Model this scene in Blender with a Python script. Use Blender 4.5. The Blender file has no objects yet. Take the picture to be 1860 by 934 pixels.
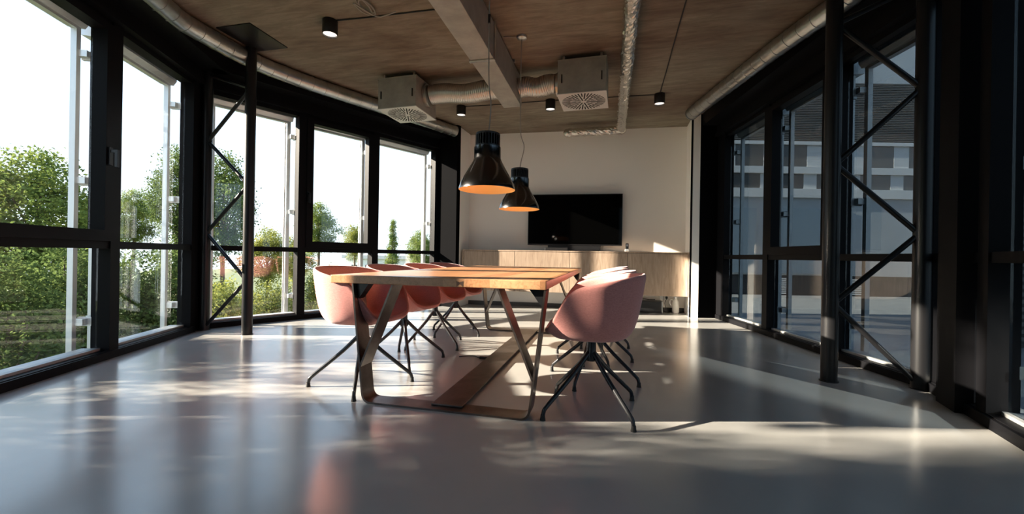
import bpy, bmesh, math, random
from math import sin, cos, pi, radians, atan, sqrt
from mathutils import Vector, Matrix, Euler
random.seed(7)
SC = bpy.context.scene
COL = SC.collection

# ------------------------------------------------------------------ materials
def mat(name, color=(.5, .5, .5), rough=.5, metal=0., spec=.5, **k):
    m = bpy.data.materials.new(name); m.use_nodes = True
    b = m.node_tree.nodes['Principled BSDF']
    b.inputs['Base Color'].default_value = (*color, 1)
    b.inputs['Roughness'].default_value = rough
    b.inputs['Metallic'].default_value = metal
    b.inputs['Specular IOR Level'].default_value = spec
    for kk, v in k.items():
        b.inputs[kk.replace('_', ' ')].default_value = v
    return m

def nodes(m): return m.node_tree.nodes, m.node_tree.links, m.node_tree.nodes['Principled BSDF']

def tex_noise(m, scale=(1, 1, 1), nscale=5, detail=6, rough=.6, coord='Object', dist=0.):
    n, l, b = nodes(m)
    tc = n.new('ShaderNodeTexCoord'); mp = n.new('ShaderNodeMapping')
    mp.inputs['Scale'].default_value = scale
    l.new(tc.outputs[coord], mp.inputs['Vector'])
    t = n.new('ShaderNodeTexNoise')
    t.inputs['Scale'].default_value = nscale; t.inputs['Detail'].default_value = detail
    t.inputs['Roughness'].default_value = rough; t.inputs['Distortion'].default_value = dist
    l.new(mp.outputs['Vector'], t.inputs['Vector'])
    return t.outputs['Fac'], mp

def ramp(m, src, stops):
    n, l, b = nodes(m)
    r = n.new('ShaderNodeValToRGB'); e = r.color_ramp.elements
    while len(e) < len(stops): e.new(.5)
    for el, (p, c) in zip(e, stops):
        el.position = p; el.color = (*c, 1)
    l.new(src, r.inputs['Fac']); return r.outputs['Color']

def mix(m, a, b_, fac, mode='MULTIPLY'):
    n, l, b = nodes(m)
    x = n.new('ShaderNodeMix'); x.data_type = 'RGBA'; x.blend_type = mode
    if isinstance(fac, float): x.inputs[0].default_value = fac
    else: l.new(fac, x.inputs[0])
    l.new(a, x.inputs[6]); l.new(b_, x.inputs[7]); return x.outputs[2]

def bump(m, src, strength=.3, dist=.01):
    n, l, b = nodes(m)
    bp = n.new('ShaderNodeBump'); bp.inputs['Strength'].default_value = strength; bp.inputs['Distance'].default_value = dist
    l.new(src, bp.inputs['Height']); l.new(bp.outputs['Normal'], b.inputs['Normal'])

def base(m, c):
    n, l, b = nodes(m); l.new(c, b.inputs['Base Color'])

M = {}
M['black'] = mat('black_frame', (.005, .005, .006), .5, 0, .08)
M['black_matt'] = mat('matt_black_panel', (.003, .003, .0035), .85, 0, .02)
M['black_steel'] = mat('black_steel', (.008, .008, .009), .34, 0, .35)
M['leg_black'] = mat('black_chair_leg', (.018, .018, .02), .22)
M['white'] = mat('white_paint', (.80, .76, .70), .6)
M['wall'] = mat('white_wall', (.88, .85, .80), .75)
f, _ = tex_noise(M['wall'], (1, 1, 1), 60, 4); bump(M['wall'], f, .05, .002)
M['rear'] = mat('rear_wall_paint', (.16, .15, .14), .8)
f, _ = tex_noise(M['rear'], (1, 1, 1), 40, 4); bump(M['rear'], f, .05, .002)

# ceiling: board-marked concrete
m = M['ceiling'] = mat('ceiling_concrete', (.2, .16, .12), .85)
f1, _ = tex_noise(m, (1.0, 6, 1), 2.6, 9, .7, dist=.6)
f2, _ = tex_noise(m, (.5, .9, 1), 1.4, 5, .6, dist=.6)
c1 = ramp(m, f1, [(.28, (.135, .105, .080)), (.5, (.205, .168, .132)), (.74, (.285, .245, .198))])
c2 = ramp(m, f2, [(.32, (.62, .50, .42)), (.5, (.92, .88, .83)), (.68, (1.15, 1.24, 1.18))])
base(m, mix(m, c1, c2, 1.0)); bump(m, f1, .35, .01)

# floor: polished pale resin
m = M['floor'] = mat('polished_resin_floor', (.42, .41, .39), .2, 0, 1.0)
f1, _ = tex_noise(m, (1, 1, 1), 1.1, 5, .55)
base(m, ramp(m, f1, [(.3, (.35, .345, .33)), (.7, (.43, .42, .40))]))
n, l, b = nodes(m)
f2, _ = tex_noise(m, (1, 1, 1), 2.5, 6, .6)
mr = n.new('ShaderNodeMapRange'); mr.inputs[3].default_value = .15; mr.inputs[4].default_value = .25
l.new(f2, mr.inputs[0]); l.new(mr.outputs[0], b.inputs['Roughness'])

# table top: broad oak staves along Y
m = M['table'] = mat('oak_tabletop', (.55, .3, .15), .32, 0, .5)
n, l, b = nodes(m)
tc = n.new('ShaderNodeTexCoord'); sp = n.new('ShaderNodeSeparateXYZ'); l.new(tc.outputs['Object'], sp.inputs[0])
ma = n.new('ShaderNodeMath'); ma.operation = 'MULTIPLY'; ma.inputs[1].default_value = 7.3; l.new(sp.outputs['X'], ma.inputs[0])
fl = n.new('ShaderNodeMath'); fl.operation = 'FLOOR'; l.new(ma.outputs[0], fl.inputs[0])
wn = n.new('ShaderNodeTexWhiteNoise'); wn.noise_dimensions = '1D'; l.new(fl.outputs[0], wn.inputs['W'])
cs = ramp(m, wn.outputs['Value'], [(0, (.40, .19, .088)), (.5, (.50, .25, .12)), (1, (.60, .325, .168))])
f1, mp = tex_noise(m, (14, 1.1, 14), 3.2, 8, .62, dist=1.2)
cg = ramp(m, f1, [(.3, (.72, .64, .56)), (.5, (1, 1, 1)), (.75, (1.18, 1.16, 1.12))])
base(m, mix(m, cs, cg, 1.0)); bump(m, f1, .08, .002)

# sideboard oak veneer, vertical grain
m = M['oak'] = mat('pale_oak_veneer', (.5, .4, .3), .5, 0, .35)
f1, _ = tex_noise(m, (9, 9, 1.0), 2.2, 7, .6, dist=1.6)
c1 = ramp(m, f1, [(.28, (.27, .195, .145)), (.5, (.375, .283, .215)), (.74, (.46, .362, .283))])
f2, _ = tex_noise(m, (.8, .8, .3), 2.0, 3, .5)
base(m, mix(m, c1, ramp(m, f2, [(.3, (.85, .83, .8)), (.7, (1.1, 1.08, 1.05))]), 1.0))

# pink felt
m = M['pink'] = mat('pink_felt', (.62, .25, .225), .9, 0, .2, Sheen_Weight=.35, Sheen_Roughness=.5)
f1, _ = tex_noise(m, (1, 1, 2.5), 90, 5, .7)
base(m, ramp(m, f1, [(.3, (.50, .185, .165)), (.7, (.66, .285, .25))])); bump(m, f1, .15, .002)

M['gunmetal'] = mat('waxed_raw_steel', (.10, .085, .078), .33, .85)
f1, _ = tex_noise(M['gunmetal'], (3, 3, 3), 3, 6); base(M['gunmetal'], ramp(M['gunmetal'], f1, [(.3, (.065, .052, .046)), (.7, (.15, .125, .112))]))
m = M['galv'] = mat('galvanised_sheet', (.45, .45, .43), .30, .95)
f1, _ = tex_noise(m, (1, 1, 1), 7, 6); base(m, ramp(m, f1, [(.3, (.40, .40, .385)), (.7, (.60, .60, .58))])); bump(m, f1, .04, .01)
m = M['duct_paint'] = mat('grey_duct_sheet', (.36, .36, .33), .5, .35)
f1, _ = tex_noise(m, (1, 1, 1), 6, 6); base(m, ramp(m, f1, [(.3, (.27, .27, .245)), (.7, (.39, .385, .35))]))
m = M['foil'] = mat('crinkled_foil', (.72, .69, .64), .24, 1.)
f1, _ = tex_noise(m, (1, 1, 1), 60, 4, .6, dist=.8); bump(m, f1, .5, .006)
M['grille'] = mat('pale_grille_plate', (.58, .58, .56), .45, .2)
M['dark_slot'] = mat('dark_slot', (.008, .008, .008), .8)
m = M['shade'] = mat('dark_brushed_shade', (.13, .13, .135), .15, 1.0, .5, Anisotropic=.3)
n, l, b = nodes(m); tg = n.new('ShaderNodeTangent'); tg.direction_type = 'RADIAL'; tg.axis = 'Z'; l.new(tg.outputs[0], b.inputs['Tangent'])
M['gold'] = mat('gold_lining', (.95, .68, .32), .5, .3)
M['heat'] = mat('black_heat_sink', (.008, .008, .009), .4)
M['cord'] = mat('grey_cord', (.30, .28, .25), .5)
M['cord_black'] = mat('black_cord', (.012, .012, .012), .6)
M['tv'] = mat('black_tv_glass', (.001, .001, .001), .05, 0, .15)
M['tv_body'] = mat('black_tv_plastic', (.01, .01, .011), .35)
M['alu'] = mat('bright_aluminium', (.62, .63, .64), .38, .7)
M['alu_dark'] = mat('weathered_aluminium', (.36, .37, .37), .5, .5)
M['plastic_white'] = mat('white_plastic', (.78, .77, .74), .4)
M['rubber'] = mat('black_rubber', (.012, .012, .012), .7)

def emit(name, color, s):
    m = bpy.data.materials.new(name); m.use_nodes = True
    nt = m.node_tree; nt.nodes.clear()
    e = nt.nodes.new('ShaderNodeEmission'); o = nt.nodes.new('ShaderNodeOutputMaterial')
    e.inputs[0].default_value = (*color, 1); e.inputs[1].default_value = s
    nt.links.new(e.outputs[0], o.inputs[0]); return m
M['spot_glow'] = emit('spot_light_glow', (1, .84, .70), 2.2)
M['bulb'] = emit('warm_bulb_glow', (1, .72, .40), 4.0)

def glass(name, tint, refl=1.0):
    m = bpy.data.materials.new(name); m.use_nodes = True
    nt = m.node_tree; nt.nodes.clear(); N = nt.nodes.new; L = nt.links.new
    t = N('ShaderNodeBsdfTransparent'); t.inputs[0].default_value = (*tint, 1)
    g = N('ShaderNodeBsdfGlossy'); g.inputs['Roughness'].default_value = 0.0
    lw = N('ShaderNodeLayerWeight'); lw.inputs['Blend'].default_value = .5
    p = N('ShaderNodeMath'); p.operation = 'POWER'; p.inputs[1].default_value = 5; L(lw.outputs['Facing'], p.inputs[0])
    a = N('ShaderNodeMath'); a.operation = 'MULTIPLY_ADD'; a.inputs[1].default_value = .9 * refl; a.inputs[2].default_value = .075 * refl
    L(p.outputs[0], a.inputs[0])
    mx = N('ShaderNodeMixShader'); L(a.outputs[0], mx.inputs[0]); L(t.outputs[0], mx.inputs[1]); L(g.outputs[0], mx.inputs[2])
    o = N('ShaderNodeOutputMaterial'); L(mx.outputs[0], o.inputs[0]); return m
M['glass'] = glass('clear_window_glass', (.97, .985, .98))
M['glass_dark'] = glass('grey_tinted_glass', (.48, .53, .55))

def leafmat(name, c1, c2):
    m = bpy.data.materials.new(name); m.use_nodes = True
    nt = m.node_tree; nt.nodes.clear(); N = nt.nodes.new; L = nt.links.new
    tc = N('ShaderNodeTexCoord'); ns = N('ShaderNodeTexNoise'); ns.inputs['Scale'].default_value = 1.6; ns.inputs['Detail'].default_value = 5
    L(tc.outputs['Object'], ns.inputs['Vector'])
    r = N('ShaderNodeValToRGB'); r.color_ramp.elements[0].position = .35; r.color_ramp.elements[1].position = .68
    r.color_ramp.elements[0].color = (*c1, 1); r.color_ramp.elements[1].color = (*c2, 1); L(ns.outputs['Fac'], r.inputs[0])
    d = N('ShaderNodeBsdfDiffuse'); t = N('ShaderNodeBsdfTranslucent'); mx = N('ShaderNodeMixShader'); mx.inputs[0].default_value = .35
    L(r.outputs[0], d.inputs[0]); L(r.outputs[0], t.inputs[0]); L(d.outputs[0], mx.inputs[1]); L(t.outputs[0], mx.inputs[2])
    o = N('ShaderNodeOutputMaterial'); L(mx.outputs[0], o.inputs[0]); return m
M['leaf'] = leafmat('green_leaves', (.07, .115, .03), (.24, .29, .075))
M['leaf_dark'] = leafmat('dark_green_leaves', (.05, .085, .03), (.15, .20, .06))
M['leaf_pale'] = leafmat('yellow_green_leaves', (.13, .16, .04), (.36, .36, .09))
M['bark'] = mat('bark', (.075, .055, .04), .9)
f1, _ = tex_noise(M['bark'], (1, 1, .3), 12, 6); bump(M['bark'], f1, .5, .02)
M['grass'] = mat('lawn_green', (.08, .11, .035), .95)
f1, _ = tex_noise(M['grass'], (1, 1, 1), 1.5, 8); base(M['grass'], ramp(M['grass'], f1, [(.3, (.05, .075, .022)), (.7, (.13, .16, .06))]))
M['asphalt'] = mat('grey_asphalt', (.22, .22, .22), .9)
f1, _ = tex_noise(M['asphalt'], (1, 1, 1), 3, 8); base(M['asphalt'], ramp(M['asphalt'], f1, [(.3, (.17, .17, .17)), (.7, (.27, .265, .26))]))
M['grey_board'] = mat('weathered_grey_board', (.20, .20, .19), .8)
f1, _ = tex_noise(M['grey_board'], (1, 12, 12), 2, 6); base(M['grey_board'], ramp(M['grey_board'], f1, [(.3, (.13, .135, .13)), (.7, (.25, .25, .24))]))
M['annex'] = mat('pale_grey_render', (.40, .42, .43), .8)
f1, _ = tex_noise(M['annex'], (1, 1, 1), .7, 4); base(M['annex'], ramp(M['annex'], f1, [(.3, (.36, .385, .40)), (.7, (.44, .455, .46))]))
M['annex_white'] = mat('white_facade_band', (.58, .58, .57), .7)
M['annex_blue'] = mat('blue_grey_panel', (.20, .255, .30), .6)
M['louvre'] = mat('brown_grey_louvre', (.10, .092, .082), .6)
M['annex_pane'] = mat('dull_window_pane', (.11, .105, .10), .25)
M['annex_dark'] = mat('dark_cladding', (.03, .032, .034), .6)
M['red_panel'] = mat('dull_red_panel', (.16, .035, .028), .5)
M['terrace'] = mat('grey_terrace_paving', (.22, .215, .21), .6)
f1, _ = tex_noise(M['terrace'], (1, 1, 1), 4, 6); base(M['terrace'], ramp(M['terrace'], f1, [(.3, (.18, .178, .175)), (.7, (.26, .255, .245))]))
M['far_white'] = mat('far_white_wall', (.75, .75, .74), .8)
M['base_dark'] = mat('dark_grey_skirting', (.06, .058, .055), .5)
M['seam'] = mat('dark_joint', (.05, .04, .03), .8)

# ------------------------------------------------------------------ mesh helpers
def V(*a): return Vector(a)

def add_box(bm, lo, hi, bev=0., mtx=None):
    ret = bmesh.ops.create_cube(bm, size=1.0)
    vs = ret['verts']; lo = Vector(lo); hi = Vector(hi)
    for v in vs:
        v.co = Vector([lo[i] + (v.co[i] + .5) * (hi[i] - lo[i]) for i in range(3)])
    if bev > 0:
        es = list({e for v in vs for e in v.link_edges})
        r = bmesh.ops.bevel(bm, geom=es, offset=bev, segments=2, affect='EDGES', profile=.5)
        vs = list({v for f in r['faces'] for v in f.verts} | {v for v in vs if v.is_valid})
    if mtx is not None: bmesh.ops.transform(bm, matrix=mtx, verts=[v for v in vs if v.is_valid])
    return vs

def add_bar(bm, a, b, w, h, up=V(0, 0, 1), bev=0., off=(0, 0)):
    """box from a to b, w wide across, h along 'up'"""
    a = Vector(a); b = Vector(b); x = (b - a); L = x.length; x.normalize()
    y = up.cross(x)
    if y.length < 1e-5: y = V(1, 0, 0)
    y.normalize(); z = x.cross(y)
    mt = Matrix((x, y, z)).transposed().to_4x4(); mt.translation = a
    add_box(bm, (0, -w / 2 + off[0], -h / 2 + off[1]), (L, w / 2 + off[0], h / 2 + off[1]), bev, mt)

def frames(path):
    ts = []
    for i in range(len(path)):
        t = (path[min(i + 1, len(path) - 1)] - path[max(i - 1, 0)]); t.normalize(); ts.append(t)
    up = V(0, 0, 1) if abs(ts[0].z) < .9 else V(1, 0, 0)
    nrm = (up - ts[0] * up.dot(ts[0])).normalized(); out = []
    for t in ts:
        nrm = (nrm - t * nrm.dot(t)).normalized(); out.append((nrm.copy(), t.cross(nrm)))
    return out

def add_tube(bm, path, r, n=12, cap=True):
    path = [Vector(p) for p in path]; fr = frames(path); rings = []
    for i, (p, (u, w)) in enumerate(zip(path, fr)):
        rr = r(i / (len(path) - 1)) if callable(r) else (r[i] if isinstance(r, (list, tuple)) else r)
        rings.append([bm.verts.new(p + (u * cos(2 * pi * k / n) + w * sin(2 * pi * k / n)) * rr) for k in range(n)])
    for a, b in zip(rings, rings[1:]):
        for k in range(n): bm.faces.new((a[k], a[(k + 1) % n], b[(k + 1) % n], b[k]))
    if cap:
        bm.faces.new(rings[0][::-1]); bm.faces.new(rings[-1])

def crinkle(bm, amp, seed):
    r = random.Random(seed)
    for v in bm.verts: v.co += V(r.gauss(0, amp), r.gauss(0, amp), r.gauss(0, amp))

def smooth_path(pts, sub=8):
    pts = [Vector(p) for p in pts]; out = []
    for i in range(len(pts) - 1):
        p0 = pts[max(i - 1, 0)]; p1 = pts[i]; p2 = pts[i + 1]; p3 = pts[min(i + 2, len(pts) - 1)]
        for k in range(sub):
            t = k / sub
            out.append(.5 * ((2 * p1) + (-p0 + p2) * t + (2 * p0 - 5 * p1 + 4 * p2 - p3) * t * t + (-p0 + 3 * p1 - 3 * p2 + p3) * t ** 3))
    out.append(pts[-1]); return out

def resample(path, step):
    path = [Vector(p) for p in path]; out = [path[0].copy()]; acc = 0.
    for a, b in zip(path, path[1:]):
        d = (b - a).length; pos = step - acc
        while pos < d:
            out.append(a + (b - a) * (pos / d)); pos += step
        acc = d - (pos - step)
    if (out[-1] - path[-1]).length > step * .3: out.append(path[-1].copy())
    return out

def add_lathe(bm, prof, n=40, c=(0, 0, 0), caps=False):
    c = Vector(c); rings = []
    for r, z in prof:
        rings.append([bm.verts.new(c + V(r * cos(2 * pi * k / n), r * sin(2 * pi * k / n), z)) for k in range(n)])
    for a, b in zip(rings, rings[1:]):
        for k in range(n): bm.faces.new((a[k], a[(k + 1) % n], b[(k + 1) % n], b[k]))
    if caps:
        bm.faces.new(rings[0][::-1]); bm.faces.new(rings[-1])

def add_prism(bm, pts, lo, hi):
    """vertical prism from 2d polygon"""
    a = [bm.verts.new((x, y, lo)) for x, y in pts]; b = [bm.verts.new((x, y, hi)) for x, y in pts]
    n = len(pts)
    bm.faces.new(a[::-1]); bm.faces.new(b)
    for k in range(n): bm.faces.new((a[k], a[(k + 1) % n], b[(k + 1) % n], b[k]))

def finish(name, bm, material, parent=None, smooth=False, off=None, angle=40):
    bmesh.ops.recalc_face_normals(bm, faces=bm.faces)
    if off is not None: bmesh.ops.translate(bm, verts=bm.verts, vec=-Vector(off))
    me = bpy.data.meshes.new(name); bm.to_mesh(me); bm.free()
    if smooth:
        for p in me.polygons: p.use_smooth = True
        me.set_sharp_from_angle(angle=radians(angle))
    me.materials.append(M[material] if isinstance(material, str) else material)
    o = bpy.data.objects.new(name, me); COL.objects.link(o)
    if parent is not None: o.parent = parent
    return o

def tag(o, label=None, cat=None, group=None, kind=None):
    if label: o['label'] = label
    if cat: o['category'] = cat
    if group: o['group'] = group
    if kind: o['kind'] = kind
    return o

def thing(name, label, cat, loc=(0, 0, 0), rz=0., group=None):
    o = bpy.data.objects.new(name, None); COL.objects.link(o); o.location = loc; o.rotation_euler = (0, 0, rz)
    o.empty_display_size = .1
    return tag(o, label, cat, group)

def struct(name, bm=None, material=None, parent=None, smooth=False):
    if bm is None:
        o = bpy.data.objects.new(name, None); COL.objects.link(o)
    else: o = finish(name, bm, material, parent, smooth)
    if parent is None: o['kind'] = 'structure'
    return o

def copy_tree(o, parent=None):
    c = o.copy(); COL.objects.link(c)
    if parent is not None: c.parent = parent
    for ch in list(o.children): copy_tree(ch, c)
    return c

NB = bmesh.new

# ------------------------------------------------------------------ plan of the room
CEIL = 3.05
def v2(p): return Vector((p[0], p[1]))
EL = v2((-4.443, 3.69)); dA = v2((.402, -.9156)).normalized(); dB = v2((.4647, .8855)).normalized()
SR = v2((1.568, 6.674)); dC = v2((.1817, -.9834)).normalized()
ER = SR + dC * 3.30; dD = v2((-.228, -.9737)).normalized()
LA_LEN, LB_LEN, LC_LEN, LD_LEN = 5.66, 3.32, 3.30, 4.95
PA = EL + dA * LA_LEN; PB = EL + dB * LB_LEN; PD = ER + dD * LD_LEN
CL = v2((-2.49, 6.44)); CR = v2((1.205, 6.60))
WL = v2((-2.46, 7.02)); WR = v2((1.215, 7.20))
room = [PA, EL, PB, CL, WL, WR, CR, SR, ER, PD]
ctr = v2((-1.1, 3.2))
grow = [p + (p - ctr).normalized() * .16 for p in room]

bm = NB(); add_prism(bm, [(p.x, p.y) for p in grow], -.22, 0.0); struct('floor', bm, 'floor')
bm = NB(); add_prism(bm, [(p.x, p.y) for p in grow], CEIL, CEIL + .25); struct('ceiling', bm, 'ceiling')

bm = NB(); add_prism(bm, [(p.x, p.y) for p in room], CEIL + .25, 11.0); struct('roof_block', bm, 'rear')  # unseen block above the ceiling, added to keep sun off the annex

def wall(name, a, b, z0, z1, th, material, side=1):
    """th to the left of a->b when side = 1"""
    d = (b - a).normalized(); nrm = v2((-d.y, d.x)) * side
    bm = NB(); add_prism(bm, [tuple(a), tuple(b), tuple(b + nrm * th), tuple(a + nrm * th)], z0, z1)
    return struct(name, bm, material)
wall('wall_back', WL + v2((-.12, -.006)), WR + v2((.12, .006)), 0, CEIL, .15, 'wall')
wall('wall_left', CL + (WL - CL).normalized() * .06, WL, 0, CEIL, .10, 'wall')
wall('wall_right', WR, CR, 0, CEIL, .10, 'wall')
wall('wall_rear', PD, PA, 0, CEIL, .15, 'rear', -1)
# dark return panels that close the glazing against the white walls
wall('trim_1', PB, CL, 0, CEIL, .08, 'black_matt')
wall('trim_2', CR, SR, 0, CEIL, .08, 'black_matt')
bm = NB()
d = (WR - WL).normalized(); nb = v2((d.y, -d.x))
add_prism(bm, [tuple(WL + d * .01), tuple(WR - d * .01), tuple(WR - d * .01 + nb * .018), tuple(WL + d * .01 + nb * .018)], 0, .07)
struct('baseboard_back', bm, 'base_dark')

# ------------------------------------------------------------------ glazing
FR_D = .13          # depth of the frames, outwards
wn_count = [0]
def P3(o, d, s, nrm, out, z):
    q = o + d * s + nrm * out; return V(q.x, q.y, z)

def sbox(bm, o, d, nrm, s0, s1, o0, o1, z0, z1):
    pts = [o + d * s0 + nrm * o0, o + d * s1 + nrm * o0, o + d * s1 + nrm * o1, o + d * s0 + nrm * o1]
    add_prism(bm, [tuple(p) for p in pts], z0, z1)

def handle_part(o, d, nrm, s, z, parent, flip=1):
    bm = NB()
    sbox(bm, o, d, nrm, s - .016, s + .016, -.014, 0.0, z - .07, z + .07)
    sbox(bm, o, d, nrm, s - .010, s + .010, -.05, -.012, z + .03, z + .052)
    sbox(bm, o, d, nrm, s - .012, s + .012, -.062, -.044, z - .085, z + .052)
    return finish('handle', bm, 'black_steel', parent)

def window(o, d, nrm, s0, s1, gl, sash=False, hs=None, head=2.70, tr=(.885, .945)):
    """one bay between mullion centres s0..s1 (nrm points outwards)"""
    wn_count[0] += 1
    w = struct('window_%d' % wn_count[0])
    mw = .05
    bm = NB()
    for a, b in ((s0, s0 + mw), (s1 - mw, s1)):
        sbox(bm, o, d, nrm, a, b, 0, FR_D, 0, head + .02)
    sbox(bm, o, d, nrm, s0 + mw, s1 - mw, 0, FR_D, 0, .065)
    sbox(bm, o, d, nrm, s0 + mw, s1 - mw, .01, FR_D, tr[0], tr[1])
    sbox(bm, o, d, nrm, s0 + mw, s1 - mw, .02, FR_D, head - .03, head + .02)
    finish('frame', bm, 'black', w)
    bm = NB(); sbox(bm, o, d, nrm, s0 + mw, s1 - mw, .06, FR_D + .06, .065, .085); finish('sill', bm, 'alu_dark', w)
    bm = NB(); sbox(bm, o, d, nrm, s0 + mw, s1 - mw, .085, .097, .085, tr[0]); finish('glazing', bm, gl, w)
    i0, i1, z0, z1 = s0 + mw, s1 - mw, tr[1], head - .03
    if sash:
        fw = .085
        bm = NB()
        sbox(bm, o, d, nrm, i0, i0 + fw, -.015, .10, z0, z1); sbox(bm, o, d, nrm, i1 - fw, i1, -.015, .10, z0, z1)
        sbox(bm, o, d, nrm, i0 + fw, i1 - fw, -.015, .10, z0, z0 + fw); sbox(bm, o, d, nrm, i0 + fw, i1 - fw, -.015, .10, z1 - .06, z1)
        sf = finish('sash', bm, 'black', w)
        i0 += fw; i1 -= fw; z0 += fw; z1 -= .06
        if hs is not None: handle_part(o - nrm * .015, d, nrm, hs, 1.62, sf)
    bm = NB(); sbox(bm, o, d, nrm, i0, i1, .085, .097, z0, z1); finish('glazing', bm, gl, w)
    return w

nA = v2((dA.y, -dA.x)); nA = nA if nA.dot(EL - ctr) > 0 else -nA
nB = v2((dB.y, -dB.x)); nB = nB if nB.dot(EL - ctr) > 0 else -nB
nC = v2((dC.y, -dC.x)); nC = nC if nC.dot(ER - ctr) > 0 else -nC
nD = v2((dD.y, -dD.x)); nD = nD if nD.dot(ER - ctr) > 0 else -nD

A_BAYS = [(.17, 1.28, False), (1.28, 2.47, True), (2.47, 3.55, False), (3.55, 4.60, False), (4.60, 5.63, False)]
for s0, s1, sh in A_BAYS:
    window(EL, dA, nA, s0, s1, 'glass', sh, s0 + .10 if sh else None)
B_BAYS = [(.02, 1.06, False), (1.06, 2.13, True), (2.13, 3.30, False)]
for s0, s1, sh in B_BAYS:
    window(EL, dB, nB, s0, s1, 'glass', sh, s0 + .07 if sh else None)
C_BAYS = [(.16, 1.27, False), (1.27, 2.36, True), (2.36, 3.27, False)]
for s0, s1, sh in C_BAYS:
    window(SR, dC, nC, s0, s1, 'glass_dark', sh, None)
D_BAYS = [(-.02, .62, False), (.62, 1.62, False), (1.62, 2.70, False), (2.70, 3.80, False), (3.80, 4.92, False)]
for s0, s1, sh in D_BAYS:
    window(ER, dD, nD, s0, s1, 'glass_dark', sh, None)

# dark fascia between window head and ceiling, and solid stretches of facade
def fascia(name, o, d, nrm, s0, s1):
    bm = NB(); sbox(bm, o, d, nrm, s0, s1, -.03, FR_D, 2.715, CEIL)
    sbox(bm, o, d, nrm, s0, s1, -.05, -.03, 2.715, 2.76)
    sbox(bm, o, d, nrm, s0 + .04, s1 - .04, -.25, -.03, 2.87, CEIL)
    struct(name, bm, 'black')
fascia('trim_3', EL, dA, nA, -.02, LA_LEN); fascia('trim_4', EL, dB, nB, -.02, LB_LEN)
fascia('trim_5', SR, dC, nC, 0, LC_LEN + .02); fascia('trim_6', ER, dD, nD, -.02, LD_LEN)
bm = NB()   # corner and end posts of the facade
sbox(bm, EL, dA, nA, 0, .17, .0, FR_D, 0, 2.72); sbox(bm, EL, dB, nB, 0, .02, .0, FR_D, 0, 2.72)
struct('trim_7', bm, 'black')
bm = NB(); sbox(bm, SR, dC, nC, 0, .16, 0, FR_D, 0, 2.72); struct('trim_8', bm, 'black')
bm = NB(); sbox(bm, ER, dD, nD, .27, .50, -.06, .03, 0, 2.72); struct('trim_9', bm, 'black')
bm = NB(); sbox(bm, SR, dC, nC, 3.27, 3.31, 0, FR_D, 0, 2.72); struct('trim_10', bm, 'black')
bm = NB(); sbox(bm, EL, dB, nB, 3.27, 3.36, -.01, FR_D, 0, 2.72); struct('trim_11', bm, 'black')
# low dark base rails
def baserail(name, o, d, nrm, s0, s1):
    bm = NB(); sbox(bm, o, d, nrm, s0, s1, -.02, 0, 0, .06); struct(name, bm, 'black')
baserail('baseboard_left', EL, dA, nA, .17, LA_LEN); baserail('baseboard_right', SR, dC, nC, .02, LC_LEN)
baserail('baseboard_far', EL, dB, nB, .0, LB_LEN); baserail('baseboard_near', ER, dD, nD, .0, LD_LEN)

# ------------------------------------------------------------------ exterior blinds
def blind(o, d, nrm, s0, s1, label, group, material='alu', right_only=False):
    c = o + d * ((s0 + s1) / 2) + nrm * .3
    t = thing('external_blind', label, 'blind', (c.x, c.y, 0), group=group)
    off = V(c.x, c.y, 0)
    bm = NB()
    sec = [(.16, 2.78), (.32, 2.78), (.34, 2.71), (.31, 2.635), (.19, 2.625), (.16, 2.67)]
    ends = []
    for s in (s0 + .06, s1 - .06):
        ends.append([bm.verts.new(P3(o, d, s, nrm, q[0], q[1])) for q in sec])
    for k in range(len(sec)):
        bm.faces.new((ends[0][k], ends[0][(k + 1) % 6], ends[1][(k + 1) % 6], ends[1][k]))
    bm.faces.new(ends[0]); bm.faces.new(ends[1][::-1])
    finish('cassette', bm, material, t, off=off)
    bm = NB(); sbox(bm, o, d, nrm, s0 + .12, s1 - .12, .20, .245, 2.60, 2.623); finish('bottom_bar', bm, material, t, off=off)
    for s, sg in ((s0 + .10, -1), (s1 - .10, 1)):
        bm = NB(); sbox(bm, o, d, nrm, s - .02, s + .02, .205, .245, .05, 2.63); g = finish('guide_rail', bm, material, t, off=off)
        bm2 = NB(); sbox(bm2, o, d, nrm, s - .045, s - .028, .225, .24, .05, 2.63)
        finish('guide_strip', bm2, material, g, off=off)
        for z in (.30, 1.42, 2.42):
            bm = NB(); e = s + sg * .06
            sbox(bm, o, d, nrm, min(s, e), max(s, e), .15, .22, z - .025, z + .025)
            sbox(bm, o, d, nrm, e - .012, e + .012, .125, .22, z - .035, z + .035)
            finish('bracket', bm, material, g, off=off)
    return t
GL = 'folded blinds outside the bright windows'
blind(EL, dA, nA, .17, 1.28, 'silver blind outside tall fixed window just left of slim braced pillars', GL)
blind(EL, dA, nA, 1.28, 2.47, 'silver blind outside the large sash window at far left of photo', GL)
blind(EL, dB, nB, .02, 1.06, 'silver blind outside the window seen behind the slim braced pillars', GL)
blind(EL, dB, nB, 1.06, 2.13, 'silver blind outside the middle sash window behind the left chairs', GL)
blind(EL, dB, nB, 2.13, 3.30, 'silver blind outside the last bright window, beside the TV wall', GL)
GR = 'folded blinds outside the dim windows'
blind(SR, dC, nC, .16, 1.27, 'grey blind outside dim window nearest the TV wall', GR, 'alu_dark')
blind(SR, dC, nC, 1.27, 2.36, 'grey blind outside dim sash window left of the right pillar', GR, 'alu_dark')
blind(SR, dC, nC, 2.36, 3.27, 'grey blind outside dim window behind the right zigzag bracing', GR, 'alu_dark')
blind(ER, dD, nD, .62, 1.62, 'grey blind outside the darkest window at the right picture edge', GR, 'alu_dark')

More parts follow.
